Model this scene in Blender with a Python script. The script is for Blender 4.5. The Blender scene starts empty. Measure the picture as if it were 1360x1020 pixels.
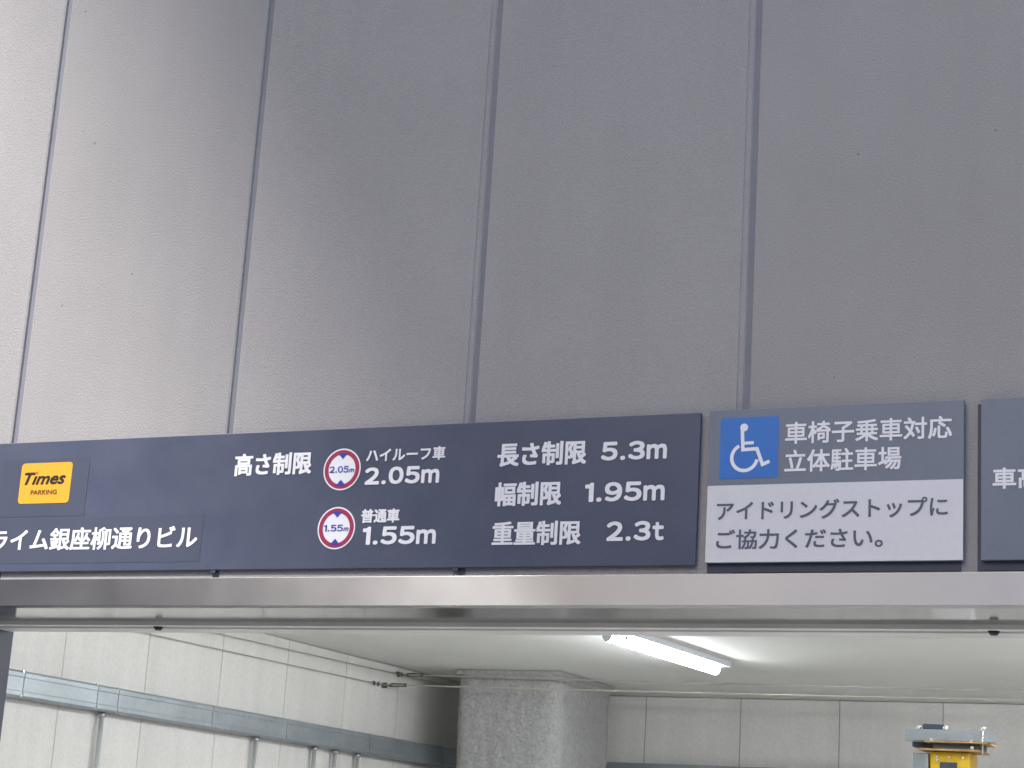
import bpy, bmesh, math, random
from mathutils import Vector, Matrix
random.seed(7)
S = bpy.context.scene
C = S.collection

# ---------------------------------------------------------------- camera
cam = bpy.data.cameras.new('camera')
cam.sensor_width = 36.0
cam.lens = 36.0 * 2573.1 / 1360.0
cam.clip_start = 0.05
cam.clip_end = 500
co = bpy.data.objects.new('camera', cam)
C.objects.link(co)
yaw, pitch, roll = 0.44554931, 0.24508779, 0.06248696
f = Vector((-math.sin(yaw) * math.cos(pitch), math.cos(yaw) * math.cos(pitch), math.sin(pitch)))
r0 = Vector((math.cos(yaw), math.sin(yaw), 0)); u0 = r0.cross(f)
r1 = r0 * math.cos(roll) + u0 * math.sin(roll); u1 = u0 * math.cos(roll) - r0 * math.sin(roll)
M = Matrix((( r1.x, u1.x, -f.x, 0), (r1.y, u1.y, -f.y, -3.539), (r1.z, u1.z, -f.z, 1.65), (0, 0, 0, 1)))
co.matrix_world = M
S.camera = co

# ---------------------------------------------------------------- sky, sun, exposure
TO_SUN = Vector((-0.51, -0.86, 1.0)).normalized()
elev = math.asin(TO_SUN.z); azim = math.atan2(TO_SUN.x, TO_SUN.y)
W = bpy.data.worlds.new('World'); S.world = W; W.use_nodes = True
nt = W.node_tree
sky = nt.nodes.new('ShaderNodeTexSky'); sky.sky_type = 'NISHITA'; sky.sun_disc = False
sky.sun_elevation = elev; sky.sun_rotation = azim
sky.dust_density = 2.5; sky.air_density = 1.0
nt.links.new(sky.outputs['Color'], nt.nodes['Background'].inputs['Color'])
nt.nodes['Background'].inputs['Strength'].default_value = 0.14
sl = bpy.data.lights.new('sun', 'SUN'); sl.energy = 2.5; sl.angle = math.radians(6.0); sl.color = (1.0, 0.97, 0.92)
so = bpy.data.objects.new('sun', sl); C.objects.link(so); so.location = (-20, -35, 35)
so.rotation_euler = TO_SUN.to_track_quat('Z', 'Y').to_euler()
S.view_settings.view_transform = 'Standard'; S.view_settings.look = 'None'
S.view_settings.gamma = 1; S.view_settings.use_curve_mapping = False
S.view_settings.exposure = 1.2
LAMP = 31.0

# ---------------------------------------------------------------- materials
def mat(name, col, rough=0.6, metal=0.0, var=0.0, vscale=3.0, bump=0.0, bscale=200.0, bdist=0.001, stretch=None,
        spec=0.5, spots=0.0, sscale=300.0, streak=0.0, rvar=0.0, bdetail=3.0, orand=0.0, pits=0.0):
    m = bpy.data.materials.new(name); m.use_nodes = True
    N = m.node_tree.nodes; L = m.node_tree.links
    b = N['Principled BSDF']
    b.inputs['Roughness'].default_value = rough; b.inputs['Metallic'].default_value = metal
    b.inputs['Specular IOR Level'].default_value = spec
    b.inputs['Base Color'].default_value = (*col, 1)
    g = N.new('ShaderNodeNewGeometry')
    pos = g.outputs['Position']
    if stretch:
        mp = N.new('ShaderNodeMapping'); mp.inputs['Scale'].default_value = stretch
        L.new(pos, mp.inputs['Vector']); spos = mp.outputs['Vector']
    else:
        spos = pos
    src = None
    def mul(cur, fac, lo, hi):
        r = N.new('ShaderNodeMapRange'); r.inputs['From Min'].default_value = 0.3; r.inputs['From Max'].default_value = 0.7
        r.inputs['To Min'].default_value = lo; r.inputs['To Max'].default_value = hi
        L.new(fac, r.inputs['Value'])
        v = N.new('ShaderNodeVectorMath'); v.operation = 'SCALE'
        if cur is None: v.inputs[0].default_value = col
        else: L.new(cur, v.inputs[0])
        L.new(r.outputs['Result'], v.inputs['Scale'])
        return v.outputs['Vector']
    if var > 0:
        n = N.new('ShaderNodeTexNoise'); n.inputs['Scale'].default_value = vscale; n.inputs['Detail'].default_value = 8
        n.inputs['Roughness'].default_value = 0.62
        L.new(pos, n.inputs['Vector']); src = mul(src, n.outputs['Fac'], 1 - var, 1 + var)
    if streak > 0:
        mp = N.new('ShaderNodeMapping'); mp.inputs['Scale'].default_value = (9, 9, 0.5)
        L.new(pos, mp.inputs['Vector'])
        n = N.new('ShaderNodeTexNoise'); n.inputs['Scale'].default_value = 1.0; n.inputs['Detail'].default_value = 6
        L.new(mp.outputs['Vector'], n.inputs['Vector']); src = mul(src, n.outputs['Fac'], 1 - streak, 1 + streak * .4)
    if spots > 0:
        n = N.new('ShaderNodeTexNoise'); n.inputs['Scale'].default_value = sscale; n.inputs['Detail'].default_value = 3
        L.new(pos, n.inputs['Vector']); src = mul(src, n.outputs['Fac'], 1 - spots, 1 + spots)
    if pits > 0:
        n = N.new('ShaderNodeTexVoronoi'); n.inputs['Scale'].default_value = 26; n.inputs['Randomness'].default_value = 1
        L.new(pos, n.inputs['Vector'])
        sp = N.new('ShaderNodeSeparateColor'); L.new(n.outputs['Color'], sp.inputs['Color'])
        # only some cells carry a pore, each of its own size
        th = N.new('ShaderNodeMapRange'); th.inputs['From Min'].default_value = .90; th.inputs['From Max'].default_value = 1.0
        th.inputs['To Min'].default_value = 0.0; th.inputs['To Max'].default_value = .09
        L.new(sp.outputs['Red'], th.inputs['Value'])
        lt = N.new('ShaderNodeMath'); lt.operation = 'LESS_THAN'; L.new(n.outputs['Distance'], lt.inputs[0]); L.new(th.outputs['Result'], lt.inputs[1])
        mr = N.new('ShaderNodeMapRange'); mr.inputs['To Min'].default_value = 1; mr.inputs['To Max'].default_value = 1 - pits
        L.new(lt.outputs[0], mr.inputs['Value'])
        v = N.new('ShaderNodeVectorMath'); v.operation = 'SCALE'
        if src is None: v.inputs[0].default_value = col
        else: L.new(src, v.inputs[0])
        L.new(mr.outputs['Result'], v.inputs['Scale']); src = v.outputs['Vector']
    if orand > 0:
        oi = N.new('ShaderNodeObjectInfo'); mr = N.new('ShaderNodeMapRange')
        mr.inputs['To Min'].default_value = 1 - orand; mr.inputs['To Max'].default_value = 1 + orand
        L.new(oi.outputs['Random'], mr.inputs['Value'])
        v = N.new('ShaderNodeVectorMath'); v.operation = 'SCALE'
        if src is None: v.inputs[0].default_value = col
        else: L.new(src, v.inputs[0])
        L.new(mr.outputs['Result'], v.inputs['Scale']); src = v.outputs['Vector']
    if src is not None:
        L.new(src, b.inputs['Base Color'])
    if rvar > 0:
        n = N.new('ShaderNodeTexNoise'); n.inputs['Scale'].default_value = vscale * 2; n.inputs['Detail'].default_value = 5
        L.new(pos, n.inputs['Vector'])
        r = N.new('ShaderNodeMapRange'); r.inputs['From Min'].default_value = .3; r.inputs['From Max'].default_value = .7
        r.inputs['To Min'].default_value = max(.02, rough - rvar); r.inputs['To Max'].default_value = rough + rvar
        L.new(n.outputs['Fac'], r.inputs['Value']); L.new(r.outputs['Result'], b.inputs['Roughness'])
    if bump > 0:
        n = N.new('ShaderNodeTexNoise'); n.inputs['Scale'].default_value = bscale; n.inputs['Detail'].default_value = bdetail
        L.new(spos if stretch else pos, n.inputs['Vector'])
        bn = N.new('ShaderNodeBump'); bn.inputs['Strength'].default_value = bump; bn.inputs['Distance'].default_value = bdist
        L.new(n.outputs['Fac'], bn.inputs['Height']); L.new(bn.outputs['Normal'], b.inputs['Normal'])
    return m

M_ = dict(
    wall=mat('sprayed_wall_paint', (.325, .312, .312), .75, var=.06, vscale=1.3, bump=.72, bscale=240, bdist=.0024, spots=.10, sscale=330, streak=.03, orand=.03, pits=.45, spec=.3),
    seal=mat('joint_sealant', (.175, .182, .215), .6, var=.1, vscale=8, bump=.2, bscale=60, bdist=.002),
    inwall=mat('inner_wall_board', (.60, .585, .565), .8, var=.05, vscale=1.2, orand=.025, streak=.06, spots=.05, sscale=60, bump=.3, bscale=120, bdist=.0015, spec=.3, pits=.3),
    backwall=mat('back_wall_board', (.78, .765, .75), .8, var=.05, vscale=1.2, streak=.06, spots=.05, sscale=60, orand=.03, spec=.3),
    backseal=mat('back_joint', (.30, .31, .31), .7),
    inseal=mat('inner_joint', (.46, .43, .37), .7),
    ceil=mat('ceiling_paint', (.80, .805, .775), .8, var=.04, vscale=.8, bump=.2, bscale=60, bdist=.002, spec=.3),
    spray=mat('sprayed_fireproofing', (.35, .35, .345), .95, var=.08, vscale=22, spots=.12, sscale=70, bump=1.0, bscale=45, bdist=.012, spec=.1, bdetail=6),
    floor=mat('floor_concrete', (.50, .49, .475), .5, var=.15, vscale=1.5, bump=.2, bscale=40, bdist=.002),
    navy=mat('navy_sign_film', (.068, .079, .124), .36, var=.05, vscale=5, spots=.04, sscale=120, rvar=.05),
    navy2=mat('navy_patch_film', (.062, .071, .110), .38, var=.05, vscale=9),
    grey=mat('grey_blue_film', (.158, .178, .222), .35, var=.05, vscale=5, spots=.03, sscale=120, rvar=.05),
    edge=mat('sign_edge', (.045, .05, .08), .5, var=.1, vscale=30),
    white=mat('white_film', (.78, .78, .81), .4, var=.02, vscale=10),
    whitep=mat('white_panel_film', (.64, .63, .66), .4, var=.03, vscale=8, spots=.02, sscale=90),
    greyt=mat('dark_grey_print', (.085, .10, .15), .4),
    blue=mat('blue_pictogram_film', (.028, .155, .50), .35, var=.03, vscale=20),
    yellow=mat('yellow_logo_film', (.74, .36, .035), .35, var=.02, vscale=20),
    black=mat('black_print', (.02, .016, .012), .4),
    brown=mat('brown_print', (.12, .05, .01), .4),
    red=mat('red_print', (.75, .10, .02), .4),
    ring=mat('red_ring_film', (.33, .025, .08), .4),
    tri=mat('blue_print', (.04, .05, .36), .4),
    steel=mat('brushed_steel', (.365, .368, .385), .33, metal=1, var=.06, vscale=5, bump=.02, bscale=1.0, bdist=.0006, stretch=(6, 500, 700), rvar=.02),
    soffit=mat('polished_steel', (.40, .40, .395), .12, metal=1, var=.08, vscale=.6, bump=.05, bscale=1.0, bdist=.0004, stretch=(8, 400, 400), rvar=.03),
    lip=mat('dull_steel', (.58, .58, .585), .45, metal=0, var=.1, vscale=4, rvar=.05),
    jamb=mat('jamb_steel', (.075, .085, .115), .5, metal=0, var=.12, vscale=3, rvar=.05),
    rubber=mat('black_rubber', (.015, .015, .02), .5),
    zinc=mat('galvanised_steel', (.35, .385, .41), .45, metal=.6, var=.14, vscale=6, spots=.06, sscale=60, rvar=.08),
    zincd=mat('galvanised_seam', (.12, .14, .16), .5, metal=.6),
    pipe=mat('conduit_steel', (.66, .68, .69), .3, metal=.55, var=.05, vscale=20),
    wire=mat('steel_wire', (.42, .40, .35), .5, metal=.4),
    fitting=mat('grey_fitting', (.16, .16, .15), .45, metal=.7),
    housing=mat('lamp_housing_paint', (.62, .65, .68), .4),
    ypaint=mat('yellow_machine_paint', (.72, .46, .02), .4, var=.12, vscale=25, rvar=.1),
    rust=mat('rusty_plate', (.42, .25, .09), .6, var=.3, vscale=30),
    bolt=mat('bright_bolt', (.75, .76, .76), .2, metal=1),
    dark=mat('dark_rubber_block', (.05, .06, .09), .5),
    asphalt=mat('asphalt', (.06, .06, .06), .85, var=.2, vscale=2, bump=.6, bscale=150, bdist=.004, spots=.2, sscale=200),
    paving=mat('paving', (.34, .33, .31), .8, var=.12, vscale=2, bump=.2, bscale=80, bdist=.003),
    facade=mat('dark_facade', (.10, .09, .075), .6, var=.1, vscale=.5),
    facade2=mat('pale_facade', (.42, .41, .39), .7, var=.08, vscale=.5),
    glass=mat('window_glass', (.05, .06, .07), .08, var=.2, vscale=.4),
)
def aniso(m, a, rot):
    N = m.node_tree.nodes; b = N['Principled BSDF']; t = N.new('ShaderNodeTangent'); t.direction_type = 'RADIAL'; t.axis = 'X'
    m.node_tree.links.new(t.outputs['Tangent'], b.inputs['Tangent'])
    b.inputs['Anisotropic'].default_value = a; b.inputs['Anisotropic Rotation'].default_value = rot
aniso(M_['steel'], 1.0, 0.0)
em = bpy.data.materials.new('lamp_diffuser'); em.use_nodes = True
b = em.node_tree.nodes['Principled BSDF']
b.inputs['Base Color'].default_value = (.9, .9, .9, 1)
b.inputs['Emission Color'].default_value = (.95, .985, 1.0, 1); b.inputs['Emission Strength'].default_value = LAMP
M_['lamp'] = em

# ---------------------------------------------------------------- helpers
def tag(o, label=None, cat=None, group=None, kind=None):
    if label: o['label'] = label
    if cat: o['category'] = cat
    if group: o['group'] = group
    if kind: o['kind'] = kind
    return o

def empty(name, loc, label, cat, group=None, kind=None):
    o = bpy.data.objects.new(name, None); C.objects.link(o); o.location = loc
    o.empty_display_size = .1
    return tag(o, label, cat, group, kind)

def link(name, me, parent=None, loc=None):
    o = bpy.data.objects.new(name, me); C.objects.link(o)
    if parent is not None:
        o.parent = parent
        base = Vector((0, 0, 0)); p = parent
        while p is not None:
            base += p.location; p = p.parent
        o.location = (Vector(loc) if loc is not None else Vector((0, 0, 0))) - base
    elif loc is not None:
        o.location = loc
    return o

def obj(name, bm, m, parent=None, smooth=False):
    me = bpy.data.meshes.new(name); bm.to_mesh(me); bm.free()
    for mm in (m if isinstance(m, (list, tuple)) else [m]):
        me.materials.append(mm)
    if smooth:
        for p in me.polygons: p.use_smooth = True
    return link(name, me, parent)

def box(bm, x0, x1, y0, y1, z0, z1, bev=0.0, mi=0):
    t = bmesh.new()
    vs = [t.verts.new((x, y, z)) for x in (x0, x1) for y in (y0, y1) for z in (z0, z1)]
    for q in ((0, 1, 3, 2), (4, 6, 7, 5), (0, 4, 5, 1), (2, 3, 7, 6), (0, 2, 6, 4), (1, 5, 7, 3)):
        t.faces.new([vs[i] for i in q])
    bmesh.ops.recalc_face_normals(t, faces=t.faces[:])
    if bev > 0:
        bmesh.ops.bevel(t, geom=t.edges[:], offset=bev, segments=2, affect='EDGES', profile=.5)
    join(bm, t, mi)
    return bm

def join(bm, t, mi=0):
    t.verts.index_update()
    mp = [bm.verts.new(v.co) for v in t.verts]
    for fc in t.faces:
        try:
            nf = bm.faces.new([mp[v.index] for v in fc.verts]); nf.material_index = mi; nf.smooth = fc.smooth
        except ValueError:
            pass
    t.free()

def cyl(bm, a, b, r, n=16, r2=None, cap=True):
    a = Vector(a); b = Vector(b); d = (b - a)
    q = d.to_track_quat('Z', 'Y')
    r2 = r if r2 is None else r2
    A = [bm.verts.new(a + q @ Vector((math.cos(2 * math.pi * i / n) * r, math.sin(2 * math.pi * i / n) * r, 0))) for i in range(n)]
    B = [bm.verts.new(b + q @ Vector((math.cos(2 * math.pi * i / n) * r2, math.sin(2 * math.pi * i / n) * r2, 0))) for i in range(n)]
    for i in range(n):
        fc = bm.faces.new((A[i], A[(i + 1) % n], B[(i + 1) % n], B[i])); fc.smooth = True
    if cap:
        bm.faces.new(A[::-1]); bm.faces.new(B)
    return bm

def tube(pts, r, n=6):
    bm = bmesh.new()
    for a, b in zip(pts[:-1], pts[1:]):
        cyl(bm, a, b, r, n, cap=False)
    return bm

def nb():
    return bmesh.new()

def bx(name, m, parent, *a, bev=0.0):
    bm = nb(); box(bm, *a, bev=bev); return obj(name, bm, m, parent)

# ================================================================ THE SETTING
tag(obj('road', box(nb(), -70, 70, -60, -2.6, -.30, -.12), M_['asphalt']), kind='structure')
tag(obj('pavement', box(nb(), -70, 70, -2.6, -.02, -.30, 0), M_['paving']), kind='structure')
tag(obj('floor', box(nb(), -5.4, 1.6, -.02, 7.8, -.30, .002), M_['floor']), kind='structure')
tag(obj('ceiling', box(nb(), -5.4, 1.6, .40, 7.8, 2.72, 3.0), M_['ceil']), kind='structure')

# ---- outer wall of tall sprayed panels with chamfered vertical joints
JX = [-2.977 + .5997 * k for k in range(-9, 12)]
ZB, ZT = 2.172, 9.0
wall = empty('outer_wall', (-1.3, .1, 0), 'tall grey sprayed panel wall with vertical joints above the garage opening', 'wall')
def panel_mesh(w, h, d, ch, gap, name, step=True):
    # flat face at y=0 looking to -Y, chamfers along both vertical edges
    me = bpy.data.meshes.new(name); hw = w / 2
    prof = [(-hw + gap / 2, d), (-hw + gap / 2, ch), (-hw + gap / 2 + ch * .35, ch * .22), (-hw + gap / 2 + ch, 0),
            (hw - gap / 2 - ch - .0085, 0), (hw - gap / 2 - ch - .007, .0022), (hw - gap / 2 - ch * .6, .0030), (hw - gap / 2, ch), (hw - gap / 2, d)]
    if not step:
        prof[4:7] = [(hw - gap / 2 - ch, 0), (hw - gap / 2 - ch * .35, ch * .22)]
    bm = nb()
    lo = [bm.verts.new((x, y, 0)) for x, y in prof]; hi = [bm.verts.new((x, y, h)) for x, y in prof]
    n = len(prof)
    for i in range(n):
        bm.faces.new((lo[i], lo[(i + 1) % n], hi[(i + 1) % n], hi[i]))
    bm.faces.new(lo[::-1]); bm.faces.new(hi)
    bmesh.ops.recalc_face_normals(bm, faces=bm.faces[:])
    bm.to_mesh(me); bm.free(); return me
pm = panel_mesh(.5997, ZT - ZB, .10, .0065, .0105, 'wall_panel'); pm.materials.append(M_['wall'])
pm2 = panel_mesh(.5997, ZT - ZB, .10, .0065, .0125, 'wall_panel', False); pm2.materials.append(M_['wall'])
sm = bpy.data.meshes.new('joint_seal')
bm = nb(); box(bm, -.0075, .0075, 0.0050, .05, 0, ZT - ZB - .004); bm.to_mesh(sm); bm.free(); sm.materials.append(M_['seal'])
for i in range(len(JX) - 1):
    link('panel', pm if JX[i + 1] > -2.0 else pm2, wall, ((JX[i] + JX[i + 1]) / 2, random.uniform(-.0008, .0008), ZB))
for x in JX:
    link('joint_seal', sm, wall, (x, 0, ZB + .002))
bx('backing', M_['seal'], wall, JX[0], JX[-1], .102, .36, ZB, ZT)
bx('side_pier', M_['wall'], wall, JX[0], -3.26, .0, .36, 0, ZB - .004)
bx('side_pier', M_['wall'], wall, .36, JX[-1], .0, .36, 0, ZB - .004)

# ---- unseen slab, added to throw the soft oblique shade on the wall
ov = bx('shade_slab', M_['facade2'], None, -5.60, -2.3, -6.9, .36, 9.02, 10.0)
tag(ov, 'unseen slab added high above the panel wall to shade it', 'shade_slab')

# ---- buildings over the street (met only in reflections and bounced light)
def building(x0, x1, y0, y1, h, m, label):
    t = empty('office_building', ((x0 + x1) / 2, (y0 + y1) / 2, -.12), label, 'building')
    bx('wall', m, t, x0, x1, y0, y1, -.12, h)
    nz = int(h // 3.4); nx = int((x1 - x0) // 2.6)
    gm = bpy.data.meshes.new('window'); bm = nb(); box(bm, -.9, .9, -.02, .03, 0, 1.9); bm.to_mesh(gm); bm.free(); gm.materials.append(M_['glass'])
    for k in range(nz):
        for i in range(nx):
            link('window', gm, t, (x0 + 1.3 + i * 2.6, y1, .9 + k * 3.4))
building(-36, -10.0, -21, -9, 11.3, M_['facade'], 'low dark office building over the street to the left')
building(-9.2, 22, -30, -17, 7.5, M_['facade2'], 'low pale office building straight across the street')

# ---- inner walls
XL, YB = -5.23, 7.58
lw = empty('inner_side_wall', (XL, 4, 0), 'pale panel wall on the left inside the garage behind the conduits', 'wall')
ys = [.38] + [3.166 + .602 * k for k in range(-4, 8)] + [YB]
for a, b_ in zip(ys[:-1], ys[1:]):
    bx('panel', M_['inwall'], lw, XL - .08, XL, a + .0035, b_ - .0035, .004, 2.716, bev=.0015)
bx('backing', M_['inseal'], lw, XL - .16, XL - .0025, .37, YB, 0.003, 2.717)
bw = empty('inner_back_wall', (-2, YB, 0), 'grey panel wall at the back of the garage, right of the rough pillar', 'wall')
BACKJ = [-4.274 + .601 * k for k in range(-1, 10)]
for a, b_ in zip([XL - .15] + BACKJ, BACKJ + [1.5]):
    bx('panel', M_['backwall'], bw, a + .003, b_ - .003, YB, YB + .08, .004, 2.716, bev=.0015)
bx('backing', M_['backseal'], bw, XL - .15, 1.5, YB + .0025, YB + .16, 0.003, 2.717)
rw = bx('inner_right_wall', M_['backwall'], None, 1.45, 1.6, .38, YB - .002, .003, 2.716)
tag(rw, 'pale wall on the right side inside the garage', 'wall')

# ---- sprayed pillar
def pillar():
    t = empty('pillar', (-4.58, 6.5, 0), 'rough sprayed concrete pillar reaching the garage ceiling', 'pillar')
    x0, x1, y0, y1 = -4.90, -4.262, 6.235, 7.02
    bm = nb(); R = random.Random(3)
    rr = .085; seg = []
    def arc(cx, cy, a0):
        for k in range(7):
            a = a0 + math.pi / 2 * k / 6
            seg.append((cx + rr * math.cos(a), cy + rr * math.sin(a)))
    def side(p, q, n):
        for k in range(1, n):
            seg.append((p[0] + (q[0] - p[0]) * k / n, p[1] + (q[1] - p[1]) * k / n))
    arc(x0 + rr, y0 + rr, math.pi); side((x0 + rr, y0), (x1 - rr, y0), 26)
    arc(x1 - rr, y0 + rr, -math.pi / 2); side((x1, y0 + rr), (x1, y1 - rr), 20)
    arc(x1 - rr, y1 - rr, 0); side((x1 - rr, y1), (x0 + rr, y1), 10)
    arc(x0 + rr, y1 - rr, math.pi / 2); side((x0, y1 - rr), (x0, y0 + rr), 12)
    n = len(seg); cx, cy = (x0 + x1) / 2, (y0 + y1) / 2
    zs = [0.0] + [1.4 + .022 * i for i in range(59)] 
    zs = [z for z in zs if z < 2.69] + [2.69]
    from mathutils import noise
    rows = []
    for z in zs:
        row = []
        for (x, y) in seg:
            nv = noise.noise(Vector((x * 22, y * 22, z * 16))) * .007 + noise.noise(Vector((x * 50, y * 50, z * 42))) * .005
            nv += noise.noise(Vector((x * 4, y * 4, z * 3))) * .010
            d = Vector((x - cx, y - cy, 0)).normalized()
            row.append(bm.verts.new((x + d.x * nv, y + d.y * nv, z)))
        rows.append(row)
    for a, b_ in zip(rows[:-1], rows[1:]):
        for i in range(n):
            fc = bm.faces.new((a[i], a[(i + 1) % n], b_[(i + 1) % n], b_[i])); fc.smooth = True
    obj('shaft', bm, M_['spray'], t)
    bx('head_plate', M_['spray'], t, x0 + .002, x1 + .006, y0 - .004, y1 + .004, 2.69, 2.718, bev=.003)
pillar()

# ---- stainless door frame
fr = empty('door_frame', (-1.3, 0, 0), 'brushed stainless steel frame along the top of the garage opening', 'door frame')
bm = nb(); box(bm, -3.9, 1.1, -.012, .02, 2.164, 2.2268, bev=.0018)
obj('lintel_face', bm, M_['steel'], fr)
bx('soffit', M_['soffit'], fr, -3.205, .30, .0203, .245, 2.1655, 2.172)
bx('lip', M_['lip'], fr, -3.205, .30, .2455, .275, 2.1555, 2.172, bev=.001)
bx('lip_edge', M_['lip'], fr, -3.205, .30, .2755, .345, 2.1518, 2.172, bev=.001)
for sx in (-3.258, .302):
    bx('jamb', M_['jamb'], fr, sx, sx + .053, -.01, .36, .003, 2.1635, bev=.0015)
for sx in (-2.7055, -.7486):
    bm = nb(); cyl(bm, (sx, .27, 2.1555), (sx, .27, 2.1475), .012, 20, r2=.007)
    obj('stopper', bm, M_['rubber'], fr)
for sx in (-2.885, -2.60, -1.93, -1.2, -.55):
    bm = nb(); cyl(bm, (sx, -.0118, 2.192), (sx, -.0134, 2.192), .0022, 10)
# inner lining closing the wall above the frame inside the room
tag(bx('inner_lining', M_['ceil'], None, -5.4, 1.6, .362, .40, 2.175, 3.0), 'pale painted lining above the opening inside the garage', 'lining')

# ================================================================ SIGNS
dg = None
def text_mesh(s):
    c = bpy.data.curves.new('txt', 'FONT'); c.body = s; c.size = 1; c.resolution_u = 6
    o = bpy.data.objects.new('txt', c); C.objects.link(o)
    bpy.context.view_layer.update()
    me = bpy.data.meshes.new_from_object(o.evaluated_get(bpy.context.evaluated_depsgraph_get()))
    vs = [v.co.copy() for v in me.vertices]; fs = [tuple(p.vertices) for p in me.polygons]
    bpy.data.objects.remove(o); bpy.data.curves.remove(c); bpy.data.meshes.remove(me)
    return vs, fs

def text(s, x0, x1, z0, z1, y, m, parent, bold=0.0, slant=0.0, boldz=None, name='lettering', label=None):
    vs, fs = text_mesh(s)
    bz = bold if boldz is None else boldz
    if slant:
        for v in vs: v.x += v.y * slant
    ax, bx_ = min(v.x for v in vs), max(v.x for v in vs); ay, by = min(v.y for v in vs), max(v.y for v in vs)
    kx = (x1 - x0 - 2 * bold) / (bx_ - ax); kz = (z1 - z0 - 2 * bz) / (by - ay)
    V = []; F = []
    dirs = [(0, 0)] if bold == 0 else [(0, 0), (1, 0), (-1, 0), (0, 1), (0, -1), (1, 1), (1, -1), (-1, 1), (-1, -1)]
    for k, (dx, dz) in enumerate(dirs):
        o = len(V)
        for v in vs:
            V.append((x0 + bold + (v.x - ax) * kx + dx * bold, y - .00004 * k, z0 + bz + (v.y - ay) * kz + dz * bz))
        F += [tuple(i + o for i in q) for q in fs]
    me = bpy.data.meshes.new(name); me.from_pydata(V, [], F); me.materials.append(m)
    o = link(name, me, parent)
    if label: o['label'] = label
    return o

def poly(pts, y, m, parent, name, label=None, th=.0004):
    bm = nb(); vs = [bm.verts.new((x, y, z)) for x, z in pts]; fc = bm.faces.new(vs)
    r = bmesh.ops.extrude_face_region(bm, geom=[fc])
    for v in r['geom']:
        if isinstance(v, bmesh.types.BMVert): v.co.y -= th
    bmesh.ops.recalc_face_normals(bm, faces=bm.faces[:])
    bmesh.ops.triangulate(bm, faces=bm.faces[:])
    o = obj(name, bm, m, parent)
    if label: o['label'] = label
    return o

def rrect(x0, x1, z0, z1, r, shear=0.0, n=6):
    P = []
    for cx, cz, a0 in ((x1 - r, z1 - r, 0), (x0 + r, z1 - r, 90), (x0 + r, z0 + r, 180), (x1 - r, z0 + r, 270)):
        for k in range(n + 1):
            a = math.radians(a0 + 90 * k / n)
            x = cx + r * math.cos(a); z = cz + r * math.sin(a)
            P.append((x + (z - (z0 + z1) / 2) * shear, z))
    return P[::-1]

def figures(s, x0, x1, z0, z1, y, m, parent, bold):
    # wide sans numerals: every glyph is fitted into its own cell
    cell = {'1': (46, 1, 0), '.': (27, .23, 0), 'm': (108, .80, 0), 't': (62, .93, 0)}
    gap = 9.0; tot = 0; cur = []; prev = None
    for ch in s:
        w = cell.get(ch, (90, 1, 0))[0]
        if prev is not None: tot += 15 if (ch == '.' or prev == '.') else gap
        cur.append((ch, tot, w)); tot += w; prev = ch
    k = (x1 - x0) / tot; V = []; F = []
    for ch, a, w in cur:
        if ch == '1':
            vs = [Vector((p[0] * .5, p[1], 0)) for p in ((.58, 0), (1, 0), (1, 1), (.72, 1), (.58, .91), (0, .90), (0, .78), (.58, .78))]
            fs = [(0, 1, 7), (1, 2, 7), (2, 3, 7), (3, 4, 7), (4, 5, 7), (5, 6, 7)]
        else:
            vs, fs = text_mesh(chr(ord(ch) + 0xFEE0))
        ax, bx_ = min(v.x for v in vs), max(v.x for v in vs); ay, by = min(v.y for v in vs), max(v.y for v in vs)
        X0 = x0 + a * k; X1 = X0 + w * k; Z1 = z0 + (z1 - z0) * cell.get(ch, (0, 1, 0))[1]
        kx = (X1 - X0 - 2 * bold) / (bx_ - ax); kz = (Z1 - z0 - 2 * bold) / (by - ay)
        for q, (dx, dz) in enumerate([(0, 0), (1, 0), (-1, 0), (0, 1), (0, -1), (.8, .8), (.8, -.8), (-.8, .8), (-.8, -.8)]):
            o = len(V)
            for v in vs: V.append((X0 + bold + (v.x - ax) * kx + dx * bold, y - .00004 * q, z0 + bold + (v.y - ay) * kz + dz * bold))
            F += [tuple(i + o for i in t) for t in fs]
    me = bpy.data.meshes.new('lettering'); me.from_pydata(V, [], F); me.materials.append(m)
    return link('lettering', me, parent)

# ---------- sign A
yA = -.011
A = empty('height_limit_sign', (-2.4, 0, 2.244), 'long dark navy sign board with height, length, width and weight limits', 'sign')
bm = nb(); box(bm, -3.75, -1.267, yA, -.003, 2.2436, 2.5486, bev=.0012); obj('board', bm, M_['navy'], A)
for sx in (-2.379, -1.788, -3.0):
    bx('bracket', M_['edge'], A, sx - .006, sx + .006, -.0095, -.0005, 2.2375, 2.2435)
p = rrect(-2.990, -2.742, 2.371, 2.5065, .001); poly(p, yA - .0002, M_['navy2'], A, 'patch')
p = rrect(-3.40, -2.416, 2.262, 2.3675, .001); poly(p, yA - .0002, M_['navy2'], A, 'patch')
WH = M_['white']; yt = yA - .0012
poly(rrect(-2.9345, -2.789, 2.402, 2.4975, .009), yA - .0008, M_['yellow'], A, 'logo_plate', 'yellow rounded plate with a parking logo')
T2 = yA - .0016
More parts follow.
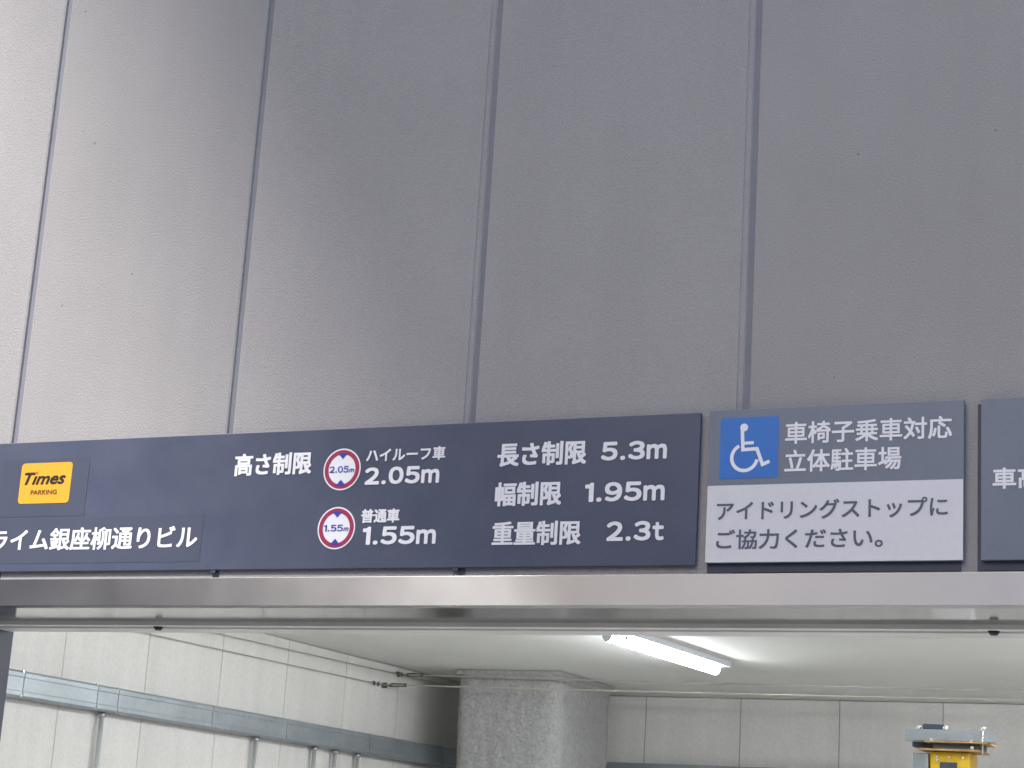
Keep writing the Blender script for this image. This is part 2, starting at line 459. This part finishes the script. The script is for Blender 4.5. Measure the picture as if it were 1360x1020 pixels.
# first word: the dot of the i is red
def logo_text(x0, x1, z0, z1):
    vs, fs = text_mesh('T\u0131mes')
    for v in vs: v.x += v.y * .30
    ax, bx_ = min(v.x for v in vs), max(v.x for v in vs); by = max(v.y for v in vs); ay = min(v.y for v in vs)
    bo = .0013; kx = (x1 - x0 - 2 * bo) / (bx_ - ax); kz = (z1 - z0 - 2 * bo) / (by - ay)
    V = []; F = []
    for k in range(9):
        dx, dz = (0, 0) if k == 0 else (math.cos(k * math.pi / 4), math.sin(k * math.pi / 4))
        o = len(V)
        for v in vs: V.append((x0 + bo + (v.x - ax) * kx + dx * bo, T2 - .00004 * k, z0 + bo + (v.y - ay) * kz + dz * bo))
        F += [tuple(i + o for i in q) for q in fs]
    me = bpy.data.meshes.new('lettering'); me.from_pydata(V, [], F); me.materials.append(M_['black'])
    link('lettering', me, A)
logo_text(-2.9235, -2.8045, 2.446, 2.4755)
poly([(-2.8935, 2.4715), (-2.8868, 2.4715), (-2.8850, 2.4765), (-2.8917, 2.4765)], T2, M_['red'], A, 'logo_dot', 'red dot of the letter i in the logo')
text('PARKING', -2.9000, -2.8255, 2.4225, 2.4335, T2, M_['brown'], A, bold=.0003)
text('ライム銀座柳通りビル', -2.996, -2.427, 2.2915, 2.3435, yt, WH, A, bold=.0013, boldz=.0009)
text('高さ制限', -2.348, -2.151, 2.4505, 2.5005, yt, WH, A, bold=.0017, boldz=.0013)
text('ハイルーフ車', -2.017, -1.828, 2.4715, 2.5010, yt, WH, A, bold=.0008)
figures('2.05m', -2.017, -1.839, 2.4225, 2.4600, yt, WH, A, .0020)
text('普通車', -2.018, -1.926, 2.3400, 2.3700, yt, WH, A, bold=.0010)
figures('1.55m', -2.011, -1.837, 2.2935, 2.3320, yt, WH, A, .0020)
text('長さ制限', -1.707, -1.508, 2.4520, 2.5020, yt, WH, A, bold=.0017, boldz=.0013)
figures('5.3m', -1.476, -1.335, 2.4575, 2.4960, yt, WH, A, .0020)
text('幅制限', -1.707, -1.558, 2.3690, 2.4190, yt, WH, A, bold=.0017, boldz=.0013)
figures('1.95m', -1.507, -1.336, 2.3735, 2.4130, yt, WH, A, .0020)
text('重量制限', -1.708, -1.511, 2.2875, 2.3370, yt, WH, A, bold=.0015, boldz=.0010)
figures('2.3t', -1.456, -1.334, 2.2935, 2.3330, yt, WH, A, .0020)

def disc(cx, cz, r, y, m, parent, name, label=None, n=64):
    return poly([(cx + r * math.cos(-2 * math.pi * k / n), cz + r * math.sin(-2 * math.pi * k / n)) for k in range(n)], y, m, parent, name, label)
def limit_mark(cx, cz, s):
    R = .0457
    d = disc(cx, cz, R, yA - .0008, M_['white'], A, 'limit_mark', 'round white height limit mark with a red ring')
    y = yA - .0016
    bm = nb(); n = 64
    o = [bm.verts.new((cx + R * .93 * math.cos(2 * math.pi * k / n), y, cz + R * .93 * math.sin(2 * math.pi * k / n))) for k in range(n)]
    i_ = [bm.verts.new((cx + R * .72 * math.cos(2 * math.pi * k / n), y, cz + R * .72 * math.sin(2 * math.pi * k / n))) for k in range(n)]
    for k in range(n): bm.faces.new((o[k], o[(k + 1) % n], i_[(k + 1) % n], i_[k]))
    obj('ring', bm, M_['ring'], d)
    for sg in (1, -1):
        pts = [(cx - R * .20, cz + sg * R * .77), (cx + R * .20, cz + sg * R * .77), (cx, cz + sg * R * .48)]
        # stroke that flares to the ring
        pts = [(cx - R * .25, cz + sg * R * .765), (cx, cz + sg * R * .80), (cx + R * .25, cz + sg * R * .765), (cx, cz + sg * R * .50)]
        poly(pts, y - .0002, M_['tri'], d, 'triangle')
    figures(s, cx - R * .66, cx + R * .36, cz - R * .155, cz + R * .155, y - .0002, M_['tri'], d, .0004)
    text('m', cx + R * .40, cx + R * .66, cz - R * .155, cz + R * .02, y - .0002, M_['tri'], d, bold=.0002, slant=.2)
limit_mark(-2.0745, 2.4580, '2.05')
limit_mark(-2.0765, 2.3305, '1.55')

# ---------- sign B
yB = -.013
dB = .003
B = empty('wheelchair_parking_sign', (-1.0, 0, 2.247), 'grey blue sign with blue wheelchair symbol above a white lettered panel', 'sign')
bm = nb(); box(bm, -1.2475, -.748, yB, -.004, 2.2473, 2.5508, bev=.0012); obj('board', bm, M_['grey'], B)
bx('dark_plate', M_['edge'], B, -1.2455, -.755, -.0035, -.0005, 2.2300, 2.52)  # dark plate behind the board, standing out below it
poly(rrect(-1.2465, -.749, 2.2483, 2.3995, .0005), yB - .0002, M_['whitep'], B, 'white_panel', 'white lower panel with grey lettering')
bp = poly(rrect(-1.2240, -1.1055, 2.4125, 2.5345, .004), yB - .0002, M_['blue'], B, 'symbol_plate', 'blue square with a white wheelchair symbol')
def stroke(bm, pts, w, y):
    for a, b_ in zip(pts[:-1], pts[1:]):
        a = Vector(a); b_ = Vector(b_); d = (b_ - a).normalized(); nn = Vector((-d.y, d.x)) * w / 2
        q = [a + nn, b_ + nn, b_ - nn, a - nn]
        vs = [bm.verts.new((v.x, y, v.y)) for v in q]; bm.faces.new(vs)
def uv(px, py):
    py = py + (px - 155) * .035 - 0
    return (-1.2240 + (px - 155) / 715 * .1185, 2.5345 - (py - 150) / 730 * .122)
bm = nb(); yy = yB - .0010; k = .1185 / 715
cx, cz = uv(447, 262)
c_ = [bm.verts.new((cx + .0080 * math.cos(a * math.pi / 12), yy, cz + .0080 * math.sin(a * math.pi / 12))) for a in range(24)]; bm.faces.new(c_)
def mitred(pts, w, y):
    P = [Vector(uv(*p)) for p in pts]; Lf = []; Rt = []
    for i, p in enumerate(P):
        d0 = (p - P[i - 1]).normalized() if i > 0 else (P[1] - p).normalized()
        d1 = (P[i + 1] - p).normalized() if i < len(P) - 1 else d0
        n0 = Vector((-d0.y, d0.x)); n1 = Vector((-d1.y, d1.x)); mm = (n0 + n1).normalized(); s = w / 2 / max(.4, mm.dot(n0))
        Lf.append(p + mm * s); Rt.append(p - mm * s)
    for i in range(len(P) - 1):
        bm.faces.new([bm.verts.new((v.x, y, v.y)) for v in (Lf[i], Lf[i + 1], Rt[i + 1], Rt[i])])
mitred([(426, 290), (440, 528), (612, 516), (684, 702), (770, 664)], 42 * k, yy - .0001)
mitred([(436, 452), (572, 444)], 38 * k, yy - .0002)
wc = uv(462, 622); arc = [(wc[0] + 156 * k * math.cos(math.radians(a)), wc[1] + 156 * k * math.sin(math.radians(a))) for a in range(116, 354, 6)]
Lf = []; 
for a in range(116, 354, 6):
    ca, sa = math.cos(math.radians(a)), math.sin(math.radians(a))
    Lf.append((bm.verts.new((wc[0] + (156 + 21) * k * ca, yy - .0003, wc[1] + (156 + 21) * k * sa)), bm.verts.new((wc[0] + (156 - 21) * k * ca, yy - .0003, wc[1] + (156 - 21) * k * sa))))
for q, w in zip(Lf[:-1], Lf[1:]): bm.faces.new((q[0], w[0], w[1], q[1]))
obj('wheelchair_symbol', bm, WH, bp)
yt = yB - .0010
text('車椅子乗車対応', -1.092, -.770, 2.4775, 2.5210, yt, WH, B, bold=.0008)
text('立体駐車場', -1.092, -.865, 2.4215, 2.4660, yt, WH, B, bold=.0008)
text('アイドリングストップに', -1.226, -.777, 2.3300, 2.3680, yt, M_['greyt'], B, bold=.0006)
text('ご協力ください。', -1.225, -.898, 2.2735, 2.3120, yt, M_['greyt'], B, bold=.0006)

# ---------- sign C
yC = -.014
Cs = empty('vehicle_height_sign', (-.3, 0, 2.247), 'grey blue sign with two white characters, cut by the right picture edge', 'sign')
bm = nb(); box(bm, -.7165, -.05, yC, -.004, 2.2475, 2.5505, bev=.0012); obj('board', bm, M_['grey'], Cs)
bx('dark_plate', M_['edge'], Cs, -.7245, -.052, -.0035, -.0005, 2.2300, 2.543)  # dark plate standing out past the board at left and below
text('車高', -.695, -.6075, 2.3790, 2.4185, yC - .0010, WH, Cs, bold=.0010)

# ================================================================ INSIDE THE GARAGE
# ---- metal raceway on the side wall
rc = empty('cable_raceway', (XL, 4.5, 2.2), 'galvanised box raceway running along the left inner wall', 'raceway')
XR = XL + .08
def rail_piece(y0, y1):
    bm = nb()
    # sloping profile with two folded ribs
    prof = [(0, 2.205), (.075, 2.205), (.083, 2.212), (.083, 2.228), (.080, 2.231), (.080, 2.284), (.083, 2.287), (.083, 2.303), (.075, 2.312), (0, 2.312)]
    a = [bm.verts.new((XL + .002 + x, y0, z)) for x, z in prof]; b_ = [bm.verts.new((XL + .002 + x, y1, z)) for x, z in prof]
    n = len(prof)
    for i in range(n): bm.faces.new((a[i], a[(i + 1) % n], b_[(i + 1) % n], b_[i]))
    bm.faces.new(a[::-1]); bm.faces.new(b_)
    bmesh.ops.recalc_face_normals(bm, faces=bm.faces[:])
    return obj('cover', bm, M_['zinc'], rc)
RY = [1.6, 2.8226, 3.319, 3.4685, 4.2113, 4.8846, 5.7452, 6.62, YB - .09]
for a, b_ in zip(RY[:-1], RY[1:]):
    rail_piece(a + .0025, b_ - .0025)
bx('trunk', M_['zincd'], rc, XL + .001, XL + .074, 1.6, YB - .09, 2.209, 2.308)
for y in (2.8226, 3.319, 3.4685):
    for z in (2.2085, 2.305):
        bm = nb(); cyl(bm, (XL + .080, y - .014, z + .004), (XL + .089, y - .014, z + .004), .005, 8); obj('screw', bm, M_['bolt'], rc)
rb = empty('cable_raceway', (-3, YB, 2.2), 'galvanised box raceway running along the back wall behind the pillar', 'raceway')
for a, b_ in ((XL + .09, -3.62), (-3.615, -2.40), (-2.395, -1.2)):
    bx('cover', M_['zinc'], rb, a, b_, YB - .08, YB - .001, 2.212, 2.315, bev=.003)

# ---- conduits dropping from the raceway
for y, r, lb in ((3.4356, .0105, 'single steel conduit dropping from the raceway, leftmost and thickest'), (4.6914, .0105, 'steel conduit second from the left under the raceway'),
              (5.2605, .0100, 'steel conduit third from the left, first of the close three'), (5.4727, .0100, 'steel conduit in the middle of the close three'), (5.7175, .0100, 'steel conduit nearest the pillar, last of the close three')):
    t = empty('conduit', (XL + .03, y, 0), lb.replace(', leftmost and thickest', ', standing apart at the left'), 'conduit', 'conduits under the raceway')
    bm = nb(); cyl(bm, (XL + .030, y, .01), (XL + .030, y, 2.19), r, 16); obj('pipe', bm, M_['pipe'], t)
    bm = nb(); cyl(bm, (XL + .030, y, 2.182), (XL + .030, y, 2.2045), r + .006, 16); obj('connector', bm, M_['zinc'], t)
    for z in (1.95, 1.1):
        bm = nb(); box(bm, XL, XL + .014, y - .028, y + .028, z - .011, z + .011); obj('clamp', bm, M_['zinc'], t)

# ---- guard wires
def sag(a, b_, s, n=16):
    a = Vector(a); b_ = Vector(b_)
    return [a.lerp(b_, i / n) - Vector((0, 0, 4 * s * (i / n) * (1 - i / n))) for i in range(n + 1)]
def wire_thing(pa, pb, s, label, xr=True, side=True):
    t = empty('guard_wire', pa, label, 'wire', 'guard wires under the ceiling')
    pts = sag(pa, pb, s)
    obj('cable', tube(pts, .0026 if side else .0042, 6), M_['wire'], t)
    return t
def fittings(t, p, d, clips=False):
    d = Vector(d).normalized(); p = Vector(p); up = Vector((0, 0, 1))
    if clips:
        for k in (0, .05):
            bm = nb(); q = p + d * k
            cyl(bm, q - d * .010, q + d * .010, .008, 10); cyl(bm, q - up * .014, q + up * .012, .004, 8); obj('wire_clip', bm, M_['fitting'], t)
        return
    q = p
    bm = nb()
    cyl(bm, q, q + d * .010, .009, 10); cyl(bm, q + d * .09, q + d * .10, .009, 10)
    for sg in (1, -1):
        cyl(bm, q + up * .0075 * sg, q + d * .10 + up * .0075 * sg, .003, 8)
    cyl(bm, q - d * .03, q + d * .03, .0035, 8); cyl(bm, q + d * .075, q + d * .13, .0035, 8)
    obj('turnbuckle', bm, M_['fitting'], t)
w1 = wire_thing((XL + .028, .9, 2.650), (XL + .028, 7.3, 2.688), .012, 'upper thin wire stretched along the left inner wall under the ceiling')
w2 = wire_thing((XL + .028, .9, 2.575), (XL + .028, 5.99, 2.596), .004, 'lower thin wire stretched along the left inner wall under the ceiling')
w3 = wire_thing((-5.20, 6.16, 2.676), (1.44, 6.16, 2.668), .022, 'upper pale wire crossing in front of the pillar head', side=False)
w4 = wire_thing((-5.20, 5.99, 2.600), (1.44, 5.99, 2.592), .010, 'lower pale wire crossing in front of the pillar', side=False)
def eye(t, y, z):
    bm = nb(); cyl(bm, (XL - .001, y, z), (XL + .035, y, z), .005, 10); cyl(bm, (XL, y, z), (XL + .006, y, z), .016, 14)
    obj('eye_bolt', bm, M_['fitting'], t)
eye(w3, 6.16, 2.676); eye(w2, 5.99, 2.596); eye(w1, 7.28, 2.688); eye(w4, 6.02, 2.600)
fittings(w1, (XL + .028, 6.10, 2.676), (0, 1, 0), clips=True)
fittings(w3, (-5.17, 6.16, 2.675), (1, 0, 0))
fittings(w2, (XL + .028, 5.84, 2.5945), (0, 1, 0), clips=True)
fittings(w4, (-5.18, 5.99, 2.5995), (1, 0, 0))

# ---- lamp
def ceiling_lamp(nx, ny, dx, LL, label):
    d = Vector((dx, 1.0, 0)).normalized(); n = Vector((d.y, -d.x, 0)); o0 = Vector((nx, ny, 0))
    lp = empty('ceiling_lamp', (nx + d.x * LL / 2, ny + d.y * LL / 2, 2.718), label, 'lamp', 'tube lamps under the garage ceiling')
    def along(s, w, z):   # s metres from the near end
        p = o0 + d * s + n * w; return Vector((p.x, p.y, z))
    def sweep(prof, s0, s1, m, name, smooth=False):
        bm = nb(); k = len(prof)
        a = [bm.verts.new(along(s0, x, z)) for x, z in prof]; b_ = [bm.verts.new(along(s1, x, z)) for x, z in prof]
        for i in range(k):
            fc = bm.faces.new((a[i], a[(i + 1) % k], b_[(i + 1) % k], b_[i])); fc.smooth = smooth and i < k - 1
        bm.faces.new(a); bm.faces.new(b_); bmesh.ops.recalc_face_normals(bm, faces=bm.faces[:])
        return obj(name, bm, m, lp)
    sweep([(-.062, 2.7185), (-.062, 2.690), (.076, 2.690), (.076, 2.7185)], 0, LL, M_['housing'], 'housing')
    def half(w, h, top=2.6895, n_=14):
        return [(w * math.cos(math.pi * k / n_), top - h * math.sin(math.pi * k / n_)) for k in range(n_ + 1)]
    sweep(half(.025, .038), .003, LL - .012, M_['lamp'], 'tube', True)
    for s0, s1 in ((0, .0028), (LL - .0118, LL)):
        sweep(half(.026, .0395), s0, s1, M_['housing'], 'end_cap')
    sweep(half(.0268, .030), .135, .170, M_['fitting'], 'clip')
ceiling_lamp(-3.250, 4.40, .05, 1.30, 'lit white tube lamp in a slim housing, the one seen right of the pillar')
ceiling_lamp(-3.25, 1.10, .0, 1.30, 'added fill tube lamp close behind the door frame, hidden above the left of the opening')  # this and the following lamps are unseen, added to light the room more evenly
ceiling_lamp(-3.25, 2.75, .0, 1.30, 'added unseen fill tube lamp in the middle of the left row, between two other lamps')
ceiling_lamp(-.9, 1.10, .0, 1.30, 'added fill tube lamp close behind the door frame, hidden above the right of the opening')
ceiling_lamp(-.9, 4.40, .0, 1.30, 'added fill tube lamp deepest in the right row, outside the picture edge')
ceiling_lamp(-.9, 2.75, .0, 1.30, 'added fill tube lamp farther in, hidden above the right of the opening')

# ---- yellow post with galvanised bracket (parking machine)
mc = empty('machine_post', (-1.43, 3.05, 0), 'yellow machine post topped with a galvanised cross bracket inside the garage', 'machine')
bm = nb(); box(bm, -1.497, -1.362, 3.0, 3.12, 1.90, 2.116, bev=.006); obj('post', bm, M_['ypaint'], mc)
bx('column', M_['lip'], mc, -1.490, -1.369, 3.006, 3.114, .003, 1.898)
bm = nb(); box(bm, -1.462, -1.405, 2.994, 2.9998, 2.03, 2.082, bev=.0025); obj('slot_cover', bm, M_['dark'], mc)
for x, z in ((-1.4705, 2.098), (-1.4705, 2.088), (-1.43, 2.098), (-1.385, 2.098)):
    bm = nb(); cyl(bm, (x, 3.0, z), (x, 2.992, z), .0045, 8); obj('bolt', bm, M_['bolt'], mc)
bx('top_plate', M_['rust'], mc, -1.528, -1.325, 2.965, 3.14, 2.118, 2.1235)
bx('spacer', M_['zincd'], mc, -1.485, -1.33, 3.0, 3.11, 2.125, 2.143)
bx('upper_plate', M_['rust'], mc, -1.510, -1.300, 2.972, 3.13, 2.1445, 2.149)
bm = nb(); box(bm, -1.5755, -1.278, 2.985, 2.990, 2.1505, 2.188); box(bm, -1.5755, -1.278, 2.9905, 3.03, 2.1505, 2.155); box(bm, -1.5755, -1.278, 2.9905, 3.03, 2.1835, 2.188)
obj('cross_channel', bm, M_['zinc'], mc)
bx('dark_block', M_['dark'], mc, -1.522, -1.450, 3.0, 3.05, 2.1890, 2.2070, bev=.003)
bx('dark_block', M_['dark'], mc, -1.565, -1.505, 3.035, 3.10, 2.132, 2.150, bev=.003)
for x, z in ((-1.531, 2.193), (-1.4435, 2.193), (-1.318, 2.1925), (-1.487, 2.153), (-1.355, 2.153), (-1.352, 2.130)):
    bm = nb(); cyl(bm, (x, 2.978, z), (x, 2.99, z), .006, 10); cyl(bm, (x, 3.0, z - .004), (x, 3.0, z + .008), .0055, 8); obj('bolt', bm, M_['bolt'], mc)
bm = nb(); cyl(bm, (-1.318, 2.982, 2.10), (-1.318, 2.982, 2.20), .0022, 8); obj('threaded_rod', bm, M_['bolt'], mc)
bx('side_box', M_['zinc'], mc, -1.555, -1.500, 2.99, 3.06, 2.03, 2.110, bev=.004)
